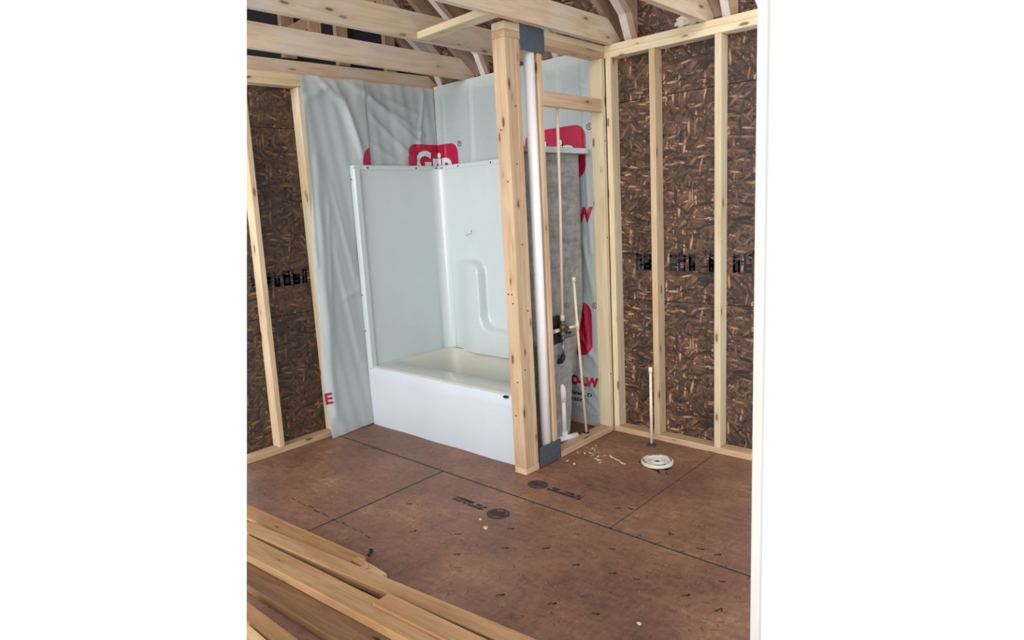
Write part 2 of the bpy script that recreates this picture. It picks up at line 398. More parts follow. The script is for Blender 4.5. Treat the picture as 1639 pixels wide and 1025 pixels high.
# ------------------------------------------------------------------ back wall (studs, plates, strand board)
HT = 2.467
wb = thing('wall_back', (1.2, .05, 0), kind='structure')
XE = 2.545
for z0, z1 in ((.0, .891), (.895, 2.131), (2.135, 2.50)): abox('sheathing_panel', -.1, XE - .02, .089, .101, z0, z1, M['osb'], wb, axis='X', bev=0)
abox('building_paper', -.1, XE - .02, .102, .104, 0, 2.50, M['black'], wb, axis='X', bev=0)
abox('bottom_plate', 1.576, 2.515, 0, .089, 0, .038, M['wood_post'], wb, axis='X')
abox('bottom_plate', 0, 1.487, 0, .089, 0, .038, M['wood'], wb, axis='X')
abox('top_plate', -.0, XE - .012, 0, .089, HT - .076, HT - .0385, M['wood_pale'], wb, axis='X')
abox('top_plate', -.0, XE - .010, 0, .089, HT - .038, HT, M['wood_pale'], wb, axis='X')
for x, m in ((1.579, 'wood_pale'), (1.8815, 'wood'), (2.2864, 'wood_pale'), (.38, 'wood'), (.79, 'wood'), (1.19, 'wood'), (.0, 'wood'), (1.44, 'wood')):
    abox('stud', x, x + .038, 0, .088, .038, HT - .0765, M[m], wb)
def glyph_band(u0, u1, v0, v1, seed):
    """blocky worn stencil letters, unreadable in the photograph"""
    rd = random.Random(seed); q = []; u = u0; H = v1 - v0
    while u < u1 - .02:
        w = rd.uniform(.035, .06); k = rd.random()
        if k < .8:
            q.append([(u, v0), (u + .013, v0), (u + .013, v1), (u, v1)])
            for f in rd.sample((0, .28, .52, .78), rd.choice((1, 2, 3))):
                q.append([(u + .013, v0 + f * H), (u + w, v0 + f * H), (u + w, v0 + f * H + .02), (u + .013, v0 + f * H + .02)])
            if rd.random() < .6: q.append([(u + w - .011, v0), (u + w, v0), (u + w, v1 - rd.uniform(0, .05)), (u + w - .011, v1 - rd.uniform(0, .05))])
            if rd.random() < .75: q.append([(u, v0 + .004), (u + w, v0 + .004), (u + w, v0 + H * rd.uniform(.3, .95)), (u, v0 + H * rd.uniform(.3, .95))])
        u += w + rd.uniform(.006, .03)
    for i in range(int((u1 - u0) * 110)):
        x, z = rd.uniform(u0, u1), rd.uniform(v0 - .012, v1 + .01)
        q.append(dash(x, z, rd.uniform(.015, .04), rd.uniform(.004, .010), rd.choice((0, 0, 1.57, .3, -.2))))
    return q
for a, b, s in ((1.655, 1.87, 1), (1.955, 2.27, 5), (2.36, 2.50, 3)):
    marks('stencil_lettering', glyph_band(a, b, 1.085, 1.195, s), .0885, M['osb_ink'], wb, 'XZ', 'stuff')

# ------------------------------------------------------------------ left wall
wl = thing('wall_left', (-.05, -.8, 0), kind='structure')
HA = 2.445
def tilt(y): return HA + .012 + (y) * .0165          # plates sag a little towards the room's front
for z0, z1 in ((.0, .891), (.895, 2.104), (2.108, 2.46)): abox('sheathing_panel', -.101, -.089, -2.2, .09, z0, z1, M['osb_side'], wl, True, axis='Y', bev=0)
abox('building_paper', -.104, -.102, -2.2, .09, 0, 2.46, M['black'], wl, True, axis='Y', bev=0)
abox('bottom_plate', -.089, 0, -2.2, -.02, 0, .038, M['wood_post'], wl, True, axis='Y')
for dz, m in ((-.076, 'wood'), (-.038, 'wood')):
    prism('top_plate', [(-2.2, tilt(-2.2) + dz), (-.001, tilt(0) + dz), (-.001, tilt(0) + dz + .037), (-2.2, tilt(-2.2) + dz + .037)], -.089, 0, M[m], wl, True)
lumber('stud', (0, -1.568, .038), (0, -1.548, 2.345), (0, -1, 0), .089, .038, M['wood'], wl, True, y0=0, z0=-.030)
for y in (-1.173, -.767, -.362, -.040): abox('stud', -.088, 0, y, y + .038, .038, tilt(y) - .078, M['wood_pale'], wl)
for a, b, s in ((-1.50, -1.185, 11), (-1.592, -1.555, 12)):
    marks('stencil_lettering', glyph_band(a, b, 1.085, 1.19, s), -.0885, M['osb_ink'], wl, 'YZ', 'stuff')

# ------------------------------------------------------------------ partition with the plumbing (short wall at the tub's foot)
W1 = 1.576; W0 = W1 - .089; LP = -.9116
wp = thing('wall_partition', (1.53, -.45, 0), kind='structure')
abox('bottom_plate', W0, W1, LP, LP + .118, 0, .038, M['wood_post'], wp, axis='Y')
abox('bottom_plate', W0, W1, -.60, -.001, 0, .038, M['wood_post'], wp, axis='Y')
abox('top_plate', W0, W1, LP, -.001, HT - .076, HT - .0385, M['wood_post'], wp, axis='Y')
abox('top_plate', W0, W1, LP, -.001, HT - .038, HT, M['wood_pale'], wp, axis='Y')
for k in range(3): abox('stud', W0, W1, LP + .0005 + k * .0385, LP + .038 + k * .0385, .038, HT - .0765, M['wood_post'], wp)
abox('stud', W0, W1, -.650, -.612, .038, HT - .0765, M['wood_post'], wp)
abox('stud', W0, W1, -.0385, -.0005, .038, HT - .0765, M['wood_pale'], wp)
abox('blocking', W1 - .038, W1, -.612, -.0390, 2.072, 2.150, M['wood_post'], wp, axis='Y')
# knots and nail heads driven in the post
bm = bmesh.new()
for y, z in ((-.86, 1.75), (-.85, 1.32), (-.83, .95), (-.88, .62), (-.85, 2.05), (-.05 + .03, 1.9), (-.02, 1.3), (-.02, .4)):
    bmesh.ops.create_cone(bm, cap_ends=True, segments=8, radius1=.0045, radius2=.004, depth=.004, matrix=Matrix.Translation((W1, y, z)) @ Matrix.Rotation(math.pi / 2, 4, 'Y'))
for x, z in ((1.52, 1.93), (1.55, 1.66), (1.51, 1.05), (1.535, 1.05), (1.54, 1.0), (1.52, .35), (1.545, .55)):
    bmesh.ops.create_cone(bm, cap_ends=True, segments=8, radius1=.0045, radius2=.004, depth=.004, matrix=Matrix.Translation((x, LP, z)) @ Matrix.Rotation(math.pi / 2, 4, 'X'))
tag(link('nail_heads', mesh_of(bm, 'nail_heads'), M['nail'], wp), kind='stuff')

# ------------------------------------------------------------------ near right wall: one stud in view, painted near white for its overexposure
wr = thing('wall_right', (3.25, -1.77, 0), kind='structure')
abox('stud', 3.2365, 3.2625, -1.80, -1.775, .038, HT, M['wood_overexposed'], wr)
abox('bottom_plate', 3.2365, 3.30, -2.3, -1.70, 0, .038, M['wood'], wr, axis='Y')

# ------------------------------------------------------------------ roof sheathing
RS = .745
def zlow(y): return 2.546 - RS * (y - .043)
ceil = thing('ceiling', (1.2, -1, 2.8), kind='structure')
def roof_panel(x0, x1, ya, yb):
    d = Vector((0, ya - yb, zlow(ya) - zlow(yb))); L = d.length; d.normalize()
    lo = Vector((x0, yb, zlow(yb) + .180))
    X = Vector((1, 0, 0)); n = X.cross(d)
    mw = Matrix(((X.x, d.x, n.x, lo.x), (X.y, d.y, n.y, lo.y), (X.z, d.z, n.z, lo.z), (0, 0, 0, 1)))
    bm = box_bm(0, x1 - x0, 0, L, 0, .012)
    section(bm, mw)
    if not bm.faces: bm.free(); return
    link('roof_panel', mesh_of(bm, 'roof_panel'), M['osb_roof'], ceil, mw)
ys = [.33, -.20, -1.16, -2.12, -3.08]
for i in range(4):
    for x0, x1 in ((-.24, 1.018), (1.022, 2.41 if i == 0 else 2.555)): roof_panel(x0, x1, ys[i + 1] + .002, ys[i])

# unseen roof added to cut overhead sky light, over the rest of the house, up to the ridge
for y0, y1, z0, z1 in ((-1.16, -4.0, zlow(-1.16) + .18, zlow(-4.0) + .18),):
    bm = bmesh.new(); xa, xb = (2.56, 7.0) if y0 > -2 else (-.24, 7.0)
    lo = [bm.verts.new(p) for p in ((xa, y0, z0), (xb, y0, z0), (xb, y1, z1), (xa, y1, z1))]
    up = [bm.verts.new((v.co.x, v.co.y, v.co.z + .012)) for v in lo]
    bm.faces.new(lo); bm.faces.new(up)
    for k in range(4): bm.faces.new((lo[k], lo[(k + 1) % 4], up[(k + 1) % 4], up[k]))
    link('roof_panel', mesh_of(bm, 'roof_panel'), M['osb_roof'], ceil)  # added unseen roof, cuts overhead sky light
# ------------------------------------------------------------------ roof trusses
gr = Vector((0, -1, RS)).normalized()
def truss(x1, label, tail, low=HT, wood_main='wood_truss'):
    t = thing('roof_truss', (x1 - .019, 0, HT), label, 'truss', 'roof trusses')
    x0 = x1 - .038
    prism('bottom_chord', [(-3.3, low), (.146, low), (-.040, low + .141), (-3.3, low + .141)], x0, x1, M[wood_main], t, True)
    top = [(.42, zlow(.42)), (.42, zlow(.42) + .17), (-2.4, zlow(-2.4) + .17), (-2.4, zlow(-2.4))]
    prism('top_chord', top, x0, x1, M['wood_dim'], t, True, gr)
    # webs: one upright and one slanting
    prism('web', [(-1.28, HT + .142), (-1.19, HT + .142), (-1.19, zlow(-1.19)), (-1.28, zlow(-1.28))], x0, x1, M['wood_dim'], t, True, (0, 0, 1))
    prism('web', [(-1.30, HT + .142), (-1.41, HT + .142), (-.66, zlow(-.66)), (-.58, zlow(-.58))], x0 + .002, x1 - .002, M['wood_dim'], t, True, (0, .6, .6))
    a, b = tail
    prism('rafter_tail', [(.05, HT + .004), (.05, zlow(.05) + .165), (-.9, zlow(-.9) + .165), (-.9, zlow(-.9) + .02), (-.02, zlow(-.02) + .02)], x0 + a, x0 + b, M['wood_whitish'], t, True, gr)['label'] = 'pale rafter end beside the chord'
    prism('rafter_tail', [(.05, HT + .004), (.05, zlow(.05) + .165), (-.9, zlow(-.9) + .165), (-.9, zlow(-.9) + .02), (-.02, zlow(-.02) + .02)], x0 + b + .001, x0 + b + .039, M['wood_dim'], t, True, gr)
truss(.36, 'second roof truss in from the left wall, long chord above the tub', (.15, .195))
truss(1.03, 'roof truss whose chord end meets the short flat cross block', (.15, .195))
truss(1.632, 'roof truss running directly over the post and plumbing wall', (.10, .15))
truss(2.24, 'rightmost roof truss, over the studs of the bare back wall', (.11, .155))
# the gable truss on the left wall
gt = thing('roof_truss', (-.05, -.8, HT - .03), 'gable roof truss standing on the left wall above the plastic sheet', 'truss', 'roof trusses')
prism('bottom_chord', [(-2.3, tilt(-2.3) + .001), (.14, tilt(.14) + .001), (.0, tilt(0) + .098), (-2.3, tilt(-2.3) + .090)], -.088, -.050, M['wood_truss'], gt, True)
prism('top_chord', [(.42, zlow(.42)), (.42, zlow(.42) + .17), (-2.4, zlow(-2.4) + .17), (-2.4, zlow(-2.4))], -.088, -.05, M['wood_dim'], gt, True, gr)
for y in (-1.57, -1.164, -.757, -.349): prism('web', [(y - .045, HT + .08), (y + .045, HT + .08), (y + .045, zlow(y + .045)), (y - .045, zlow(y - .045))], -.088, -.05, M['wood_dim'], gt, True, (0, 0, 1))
prism('rafter_tail', [(.05, HT + .004), (.05, zlow(.05) + .165), (-.9, zlow(-.9) + .165), (-.9, zlow(-.9) + .02), (-.02, zlow(-.02) + .02)], .0, .05, M['wood_whitish'], gt, True, gr)
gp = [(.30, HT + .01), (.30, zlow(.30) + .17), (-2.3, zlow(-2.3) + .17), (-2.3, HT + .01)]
prism('gable_shade_panel', gp, -.102, -.090, M['attic_shade'], gt, True)  # gable closed by a panel coloured dark as attic shade
# cross block
t = tag(lumber('cross_block', (1.031, -1.025, HT), (1.593, -1.055, HT), (0, 0, 1), .089, .038, M['wood_pale']), 'short pale board laid flat between two roof trusses beside the post top', 'board')

# ------------------------------------------------------------------ one-piece tub and surround
tub = thing('bathtub_surround', (.74, -.42, 0), 'white one-piece fiberglass bathtub with tall shower surround', 'bathtub')
TX = 1.455; TF = -.84; TB = -.055; TLX = .05; ZD = .44; ZT = 1.845
def sst(a, b, v):
    t = min(1, max(0, (v - a) / (b - a))); return t * t * (3 - 2 * t)
def back_relief(x, z):
    """moulded arm ledge: proud on the lower left, stepping back at the right"""
    r = .085; qx, qz = x - .505 + r, z - 1.136 + r
    d1 = math.hypot(max(qx, 0), max(qz, 0)) + min(max(qx, qz), 0) - r
    d2 = z - .625; k = .13
    h = max(k - abs(d1 - d2), 0) / k
    d = min(d1, d2) - h * h * k / 4
    return (.075 * sst(.10, .44, x)) * (1 - sst(-.016, .009, d))
def surround():
    bm = bmesh.new()
    # plan path: from the front left along the left panel, round the corner, along the back, round, to the front right
    r = .085; path = []
    for i in range(19): path.append((TLX, TF + .035 + (TB - r - TF - .035) * i / 18, 0))
    for k in range(1, 9):
        a = math.pi - k * math.pi / 2 / 8; path.append((TLX + r + r * math.cos(a), TB - r + r * math.sin(a), 1))
    n = 120; base = path
    def path_at(z):                                   # the corner at the plumbing end opens to a wider curve low down
        q = .085 + .155 * sst(.95, .46, z); path = list(base)
        for i in range(1, n): path.append((TLX + r + (TX - .03 - q - r - TLX) * i / n, TB, 2))
        for k in range(0, 9):
            a = math.pi / 2 - k * math.pi / 2 / 8; path.append((TX - .03 - q + q * math.cos(a), TB - q + q * math.sin(a), 3))
        for i in range(1, 19): path.append((TX - .03, TB - q + (TF + .035 - TB + q) * i / 18, 4))
        return path
    nz = 96; rows = []
    for j in range(nz + 1):
        z = ZD - .005 + (ZT - ZD + .005) * j / nz; row = []; path = path_at(z)
        for x, y, k in path:
            lean = .012 * (1 - (z - ZD) / (ZT - ZD))
            yy = y - (back_relief(x, z) if k == 2 else 0); xx = x
            if k == 0: xx += lean
            elif k == 4: xx -= lean
            elif k in (1, 2, 3): yy -= lean * .8; xx += lean * (1 if k == 1 else -1 if k == 3 else 0) * .6
            row.append(bm.verts.new((xx, yy, z)))
        rows.append(row)
    for A, B in zip(rows, rows[1:]):
        for i in range(len(path) - 1): bm.faces.new((A[i], A[i + 1], B[i + 1], B[i]))
    # outer fiberglass skin, 6 mm behind
    orow = []
    for j in range(0, 97, 6):
        z = ZD - .005 + (ZT - ZD + .005) * j / nz; row = []; path = path_at(z)
        for x, y, k in path:
            xx, yy = x, y
            if k == 0: xx -= .006
            elif k == 4: xx += .010
            elif k == 2: yy += .006
            elif k == 1: xx -= .005; yy += .005
            else: xx += .008; yy += .006
            row.append(bm.verts.new((xx, yy, z)))
        orow.append(row)
    for A, B in zip(orow, orow[1:]):
        for i in range(len(path) - 1):
            f = bm.faces.new((B[i], B[i + 1], A[i + 1], A[i])); f.material_index = 1
    for i in range(len(path) - 1): bm.faces.new((rows[-1][i], rows[-1][i + 1], orow[-1][i + 1], orow[-1][i]))
    me = bpy.data.meshes.new('surround_wall'); bm.to_mesh(me); bm.free()
    for p in me.polygons: p.use_smooth = True
    me.materials.append(M['gel']); me.materials.append(M['fiberglass'])
    return link('surround_wall', me, None, tub)
surround()
# nailing flange: top strip on three sides and front uprights
def strip(pts, w, t, name='nailing_flange'):
    bm = bmesh.new()
    return bm
bmf = bmesh.new()
def addbox(bm, x0, x1, y0, y1, z0, z1, bev=.004):
    b = box_bm(x0, x1, y0, y1, z0, z1, bev); me = bpy.data.meshes.new('tmp'); b.to_mesh(me); b.free(); bm.from_mesh(me); bpy.data.meshes.remove(me)
addbox(bmf, .022, .056, TF, TB + .02, ZT - .012, ZT + .022)          # left top lip
addbox(bmf, .03, TX, TB - .004, TB + .035, ZT - .012, ZT + .022)     # back top lip
addbox(bmf, TX - .035, TX + .004, TF, TB + .02, ZT - .012, ZT + .022)
addbox(bmf, .016, .040, TF - .002, TF + .018, .0, ZT + .020, .004)
addbox(bmf, .036, .074, TF - .012, TF + .045, ZD - .02, ZT + .004, .010)  # rounded front roll of the left panel
addbox(bmf, TX - .002, TX + .022, TF + .02, TF + .06, 0.0, ZT + .012, .006)
link('nailing_flange', mesh_of(bmf, 'nailing_flange'), M['gel'], tub)
bm = bmesh.new()
for x, y, z in ((.1, TB - .0045, ZT + .004), (.28, TB - .0045, ZT + .004), (.62, TB - .0045, ZT + .004)):
    bmesh.ops.create_cone(bm, cap_ends=True, segments=10, radius1=.007, radius2=.006, depth=.004, matrix=Matrix.Translation((x, y, z)) @ Matrix.Rotation(math.pi / 2, 4, 'X'))
for x, y, z in ((.0565, -.72, ZT + .004), (.0565, -.28, ZT + .004), (.0565, -.08, ZT + .004)):
    bmesh.ops.create_cone(bm, cap_ends=True, segments=10, radius1=.007, radius2=.006, depth=.004, matrix=Matrix.Translation((x, y, z)) @ Matrix.Rotation(math.pi / 2, 4, 'Y'))
for z in (1.77, .96, .70, .05): bmesh.ops.create_cone(bm, cap_ends=True, segments=8, radius1=.006, radius2=.005, depth=.004, matrix=Matrix.Translation((.028, TF - .003, z)) @ Matrix.Rotation(math.pi / 2, 4, 'X'))
tag(link('flange_screws', mesh_of(bm, 'flange_screws'), M['nail'], tub), kind='stuff')
def basin():
    """apron, rim and hollow basin as one shell"""
    bm = bmesh.new()
    bmref = [bm]
    def ring(x0, x1, y0, y1, r, z, n=8, rb=None):
        vs = []; r0 = r
        for cx, cy, a0 in ((x1 - (rb or r), y1 - (rb or r), 0), (x0 + r, y1 - r, 90), (x0 + r, y0 + r, 180), (x1 - r, y0 + r, 270)):
            r = (rb or r0) if a0 == 0 else r0
            for k in range(n + 1):
                a = math.radians(a0 + 90 * k / n); x, y = cx + r * math.cos(a), cy + r * math.sin(a)
                vs.append(bmref[0].verts.new((x, y, z)))
        return vs
    ox0, ox1, oy0, oy1 = .040, TX - .004, TF + .002, TB - .03
    R_ = [ring(ox0, ox1, oy0 + .006, oy1, .012, ZD - .012, rb=.26), ring(ox0 + .004, ox1 - .004, oy0 + .016, oy1 - .004, .012, ZD - .001, rb=.26), ring(ox0 + .012, ox1 - .012, oy0 + .03, oy1 - .01, .02, ZD, rb=.26),
          ring(.105, 1.375, -.668, -.092, .08, ZD + .002, rb=.24), ring(.118, 1.365, -.655, -.100, .08, ZD - .006, rb=.24), ring(.135, 1.355, -.640, -.112, .085, ZD - .05, rb=.24),
          ring(.205, 1.33, -.615, -.150, .10, ZD - .22, rb=.22), ring(.275, 1.31, -.595, -.185, .11, ZD - .32, rb=.2), ring(.33, 1.28, -.565, -.215, .11, ZD - .355, rb=.18), ring(.5, 1.1, -.45, -.33, .05, ZD - .36)]
    for A, B in zip(R_, R_[1:]):
        for k in range(len(A)): bm.faces.new((A[k], A[(k + 1) % len(A)], B[(k + 1) % len(B)], B[k]))
    bm.faces.new(R_[-1])
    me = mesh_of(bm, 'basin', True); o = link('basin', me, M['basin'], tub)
    # apron: slightly bowed skirt
    bm = bmesh.new(); rows = []
    for j in range(13):
        z = (ZD - .010) * j / 12; row = []
        for i in range(29):
            x = .034 + (TX - .036) * i / 28; u = i / 28
            bow = .006 * math.sin(u * math.pi) * math.sin(j / 12 * math.pi) + .003 * math.sin(u * 17)
            top = .010 * sst(.93, 1, j / 12); skew = .018 * (.5 - u) * 0
            row.append(bm.verts.new((x, TF - bow + top + .012 * (u - .5) , z)))
        rows.append(row)
    for A, B in zip(rows, rows[1:]):
        for i in range(28): bm.faces.new((A[i], A[i + 1], B[i + 1], B[i]))
    back = [[bm.verts.new((v.co.x, v.co.y + .006, v.co.z)) for v in row] for row in rows]
    for A, B in zip(back, back[1:]):
        for i in range(28): bm.faces.new((A[i + 1], A[i], B[i], B[i + 1]))
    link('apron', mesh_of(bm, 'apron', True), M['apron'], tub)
    # raw fiberglass underside of the basin
    bm = bmesh.new(); bmref[0] = bm
    lo = [ring(.07, 1.44, TF + .05, -.080, .05, ZD - .02, rb=.26), ring(.10, 1.39, -.72, -.090, .08, ZD - .10, rb=.25), ring(.15, 1.365, -.69, -.115, .10, ZD - .24, rb=.23), ring(.25, 1.335, -.65, -.165, .11, .045, rb=.2)]
    for A, B in zip(lo, lo[1:]):
        for k in range(len(A)): bm.faces.new((A[k], A[(k + 1) % len(A)], B[(k + 1) % len(B)], B[k]))
    bm.faces.new(lo[-1])
    link('basin_underside', mesh_of(bm, 'basin_underside', True), M['fiberglass'], tub)
basin()
bm = bmesh.new()                                     # raw end skin that hangs below the panel at the plumbing end
pts = [(TF + .05, ZD + .25), (-.22, .69), (-.27, .57), (-.295, .46), (-.305, .30), (-.32, .18), (-.34, .06), (TF + .05, .06)]
a = [bm.verts.new((TX - .002, y, z)) for y, z in pts]; b = [bm.verts.new((TX + .006, y, z)) for y, z in pts]
bm.faces.new(a); bm.faces.new(b)
for k in range(len(pts)): bm.faces.new((a[k], a[(k + 1) % len(pts)], b[(k + 1) % len(pts)], b[k]))
link('end_skin', mesh_of(bm, 'end_skin'), M['fiberglass'], tub)
bm = bmesh.new()
for x, z, rx, rz in ((1.373, .418, .020, .0085), (.150, .160, .006, .007), (.156, .143, .004, .007)):
    bm = bmesh.new(); n = 18; c = [bm.verts.new((x + rx * math.cos(2 * math.pi * k / n), TF - .003 + .012 * (x / TX - .5) , z + rz * math.sin(2 * math.pi * k / n))) for k in range(n)]
    d = [bm.verts.new((v.co.x, v.co.y + .01, v.co.z)) for v in c]
    bm.faces.new(c)
    for k in range(n): bm.faces.new((c[k], c[(k + 1) % n], d[(k + 1) % n], d[k]))
    link('apron_spot', mesh_of(bm, 'apron_spot'), M['black'], tub)['label'] = 'black spot on the white apron'
bm = bmesh.new(); tube_bm(bm, [(.37, TB - .056, 1.335), (.40, TB - .060, 1.337), (.435, TB - .063, 1.345), (.445, TB - .064, 1.372)], .0016, 6)
link('scuff_mark', mesh_of(bm, 'scuff_mark'), M['ink'], tub)

# ------------------------------------------------------------------ white housewrap sheets
def segd(u, v, a, b):
    ax, ay = a; bx, by = b; dx, dy = bx - ax, by - ay
    t = max(0, min(1, ((u - ax) * dx + (v - ay) * dy) / (dx * dx + dy * dy))); return math.hypot(u - ax - t * dx, v - ay - t * dy), t
FOLD_A = [((-.80, 2.42), (-.15, 2.10), .022, .018), ((-.70, 2.40), (-.08, 2.22), .016, .010), ((-.62, 2.33), (-.10, 1.98), .020, .016), ((-.64, 2.22), (-.18, 1.86), .018, .014), ((-.64, 2.02), (-.30, 1.84), .018, .012),
          ((-1.02, 2.43), (-.86, 2.28), .02, .016), ((-.90, 2.40), (-.72, 1.95), .03, .020), ((-.84, 2.30), (-.69, 1.75), .02, .014), ((-1.12, 2.30), (-.98, 2.36), .02, .018), ((-1.10, 1.9), (-1.16, .15), .035, .020), ((-1.04, 1.6), (-1.10, .8), .02, .010),
          ((-1.0, 1.75), (-.88, 1.1), .018, .007), ((-1.02, 1.3), (-.9, .5), .02, .007), ((-1.15, 2.2), (-1.17, 1.2), .012, .010), ((-.12, 2.40), (-.20, 2.0), .014, .010), ((-1.0, .95), (-.86, 1.0), .02, .008)]
def dispA(y, z):
    d = .008
    for a, b, w, am in FOLD_A:
        q, t = segd(y, z, a, b); d += am * math.exp(-(q / w) ** 2) * (.4 + .6 * math.sin(math.pi * (.15 + .7 * t)))
    d += .004 * math.sin(y * 23 + z * 3) * math.sin(z * 2.1) + .002 * math.sin(y * 61 + z * 9)
    if z > 1.80: d += .014 * (1 - sst(-.668, -.660, y)) * sst(-.95, -.70, y)
    d += .030 * sst(.25, .0, z) * (.5 + .5 * math.sin(y * 9)) + .02 * sst(.5, 0, z)
    return d
FOLD_B = [((1.12, 2.40), (1.44, 2.25), .02, .012), ((1.40, 2.42), (1.44, 1.2), .012, .010), ((1.25, .75), (1.46, .45), .015, .012), ((1.24, .50), (1.46, .22), .014, .012), ((1.22, .35), (1.46, .12), .014, .010), ((1.20, .16), (1.46, .08), .012, .010), ((1.37, 1.3), (1.44, .95), .015, .010),
          ((.10, 2.4), (.09, 1.86), .012, .008), ((.4, 2.44), (.38, 1.86), .02, .007), ((.75, 2.44), (1.0, 2.2), .02, .008), ((1.36, .9), (1.40, .5), .015, .012)]
def dispB(x, z):
    d = .006
    for a, b, w, am in FOLD_B:
        q, t = segd(x, z, a, b); d += am * math.exp(-(q / w) ** 2)
    return d + .003 * math.sin(x * 19 + z * 4)
def sheet(name, fn, nu, nv, parent):
    bm = bmesh.new(); G = [[bm.verts.new(fn(i / nu, j / nv)) for i in range(nu + 1)] for j in range(nv + 1)]
    for j in range(nv):
        for i in range(nu): bm.faces.new((G[j][i], G[j][i + 1], G[j + 1][i + 1], G[j + 1][i]))
    return link(name, mesh_of(bm, name, True), M['wrap'], parent)
def edgeA(z):           # free left edge of the sheet
    return -1.152 - .035 * sst(2.3, .2, z) * 1.9 - .006 * math.sin(z * 6)
def fA(u, v):
    z0 = .004 + .030 * sst(.0, .8, u) * sst(1.0, .3, u) * .4
    e = None
    top = tilt(-1.15 + 1.1 * u) - .006 + .010 * math.sin(u * 21) * (1 - u)
    z = z0 + (top - z0) * v
    y = edgeA(z) + (-.014 - edgeA(z)) * u
    return (.002 + dispA(y, z), y, z)
shA = thing('housewrap_sheet', (.01, -.6, 0), 'wrinkled white housewrap sheet hung on the left wall beside the tub', 'sheet')
sheet('sheet_film', fA, 150, 150, shA)
def fB(u, v):
    x = .010 + 1.462 * u; top = HT - .003 - .02 * math.exp(-((x - .0) / .05) ** 2) - .05 * sst(1.30, 1.47, x); z0 = .030 - .01 * u
    z = z0 + (top - z0) * v
    return (x, -.002 - dispB(x, z), z)
shB = thing('housewrap_sheet', (.74, -.01, 0), 'white housewrap sheet across the back wall behind the tub', 'sheet')
sheet('sheet_film', fB, 130, 130, shB)

def text_mesh(s, size, bold=.0, shear=0.0):
    cu = bpy.data.curves.new('txt', 'FONT'); cu.body = s; cu.size = size; cu.offset = bold; cu.shear = shear; cu.resolution_u = 3
    ob = bpy.data.objects.new('txt', cu); COL.objects.link(ob)
    dg = bpy.context.evaluated_depsgraph_get()
    me = bpy.data.meshes.new_from_object(ob.evaluated_get(dg)); bpy.data.objects.remove(ob); return me
def printed(name, me, mapfn, mat, parent, sub=0.02):
    """lay a flat print mesh (u, v) on a wall through mapfn"""
    bm = bmesh.new(); bm.from_mesh(me)
    bmesh.ops.triangulate(bm, faces=bm.faces[:])
    for it in range(4):
        es = [e for e in bm.edges if e.calc_length() > sub]
        if not es: break
        bmesh.ops.subdivide_edges(bm, edges=es, cuts=1); bmesh.ops.triangulate(bm, faces=bm.faces[:])
    for v in bm.verts: v.co = Vector(mapfn(v.co.x, v.co.y))
    m2 = bpy.data.meshes.new(name); bm.to_mesh(m2); bm.free()
    return link(name, m2, mat, parent)
def on_back(x0, z0, h=.003): return lambda u, v: (x0 + u, -.002 - dispB(x0 + u, z0 + v) - h, z0 + v)
def on_left(y0, z0, h=.003): return lambda u, v: (.002 + dispA(y0 + u, z0 + v) + h, y0 + u, z0 + v)
def rrect(w, h, r, clip=None):
    """rounded plate, optionally clipped to u in clip"""
    pts = []
    for cx, cy, a0 in ((w - r, h - r, 0), (r, h - r, 90), (r, r, 180), (w - r, r, 270)):
        for k in range(9):
            a = math.radians(a0 + 90 * k / 8); pts.append((cx + r * math.cos(a), cy + r * math.sin(a)))
    bm = bmesh.new(); bm.faces.new([bm.verts.new((x, y, 0)) for x, y in pts])
    if clip:
        for co, s in ((clip[0], 1), (clip[1], -1)):
            bmesh.ops.bisect_plane(bm, geom=bm.verts[:] + bm.edges[:] + bm.faces[:], plane_co=(co, 0, 0), plane_no=(s, 0, 0), clear_inner=True)
    me = bpy.data.meshes.new('plate'); bm.to_mesh(me); bm.free(); return me
def clip_mesh(me, a, b):
    bm = bmesh.new(); bm.from_mesh(me)
    for co, s in ((a, 1), (b, -1)):
        bmesh.ops.bisect_plane(bm, geom=bm.verts[:] + bm.edges[:] + bm.faces[:], plane_co=(co, 0, 0), plane_no=(s, 0, 0), clear_inner=True)
    m = bpy.data.meshes.new('clip'); bm.to_mesh(m); bm.free(); return m
# "Grip" badge folded round the corner: .30 m on the left wall, .235 m on the back wall
BW, BZ0, BZT = .545, 1.70, 2.030
CO = .31
def badge_text():
    me = text_mesh('Grip', .235, .009)
    xs = [v.co.x for v in me.vertices]; lo, hi = min(xs), max(xs); k = .405 / (hi - lo)
    for v in me.vertices: v.co.x = .070 + (v.co.x - lo) * k; v.co.y = v.co.y + .112
    return me
bt = badge_text()
def shift(me, du, dv):
    m = me.copy()
    for v in m.vertices: v.co.x += du; v.co.y += dv
    return m
for par, mk, a, b, off in ((shA, on_left, 0, CO - .017, -CO), (shB, on_back, CO + .012, 9, -CO)):
    f = mk(off, BZ0, .003)
    printed('printed_badge', rrect(BW, .330, .075, (a, b)), f, M['red'], par)
    printed('letter_shadow', clip_mesh(shift(bt, .010, -.006), a, b), mk(off, BZ0, .0042), M['print_dark'], par)
    printed('printed_letters', clip_mesh(bt, a, b), mk(off, BZ0, .0055), M['print_white'], par)
def circled_r(x, z):
    me = text_mesh('R', .030); printed('registered_mark', me, on_back(x - .009, z - .010), M['print_dark'], shB)
    bm = bmesh.new(); n = 20
    for k in range(n):
        a, b = 2 * math.pi * k / n, 2 * math.pi * (k + 1) / n
        bm.faces.new([bm.verts.new((r * math.cos(t), r * math.sin(t), 0)) for r, t in ((.021, a), (.021, b), (.017, b), (.017, a))])
    m = bpy.data.meshes.new('ring'); bm.to_mesh(m); bm.free(); printed('registered_ring', m, on_back(x, z), M['print_dark'], shB)
circled_r(.262, 2.018); circled_r(1.452, 2.003); circled_r(1.452, .850)
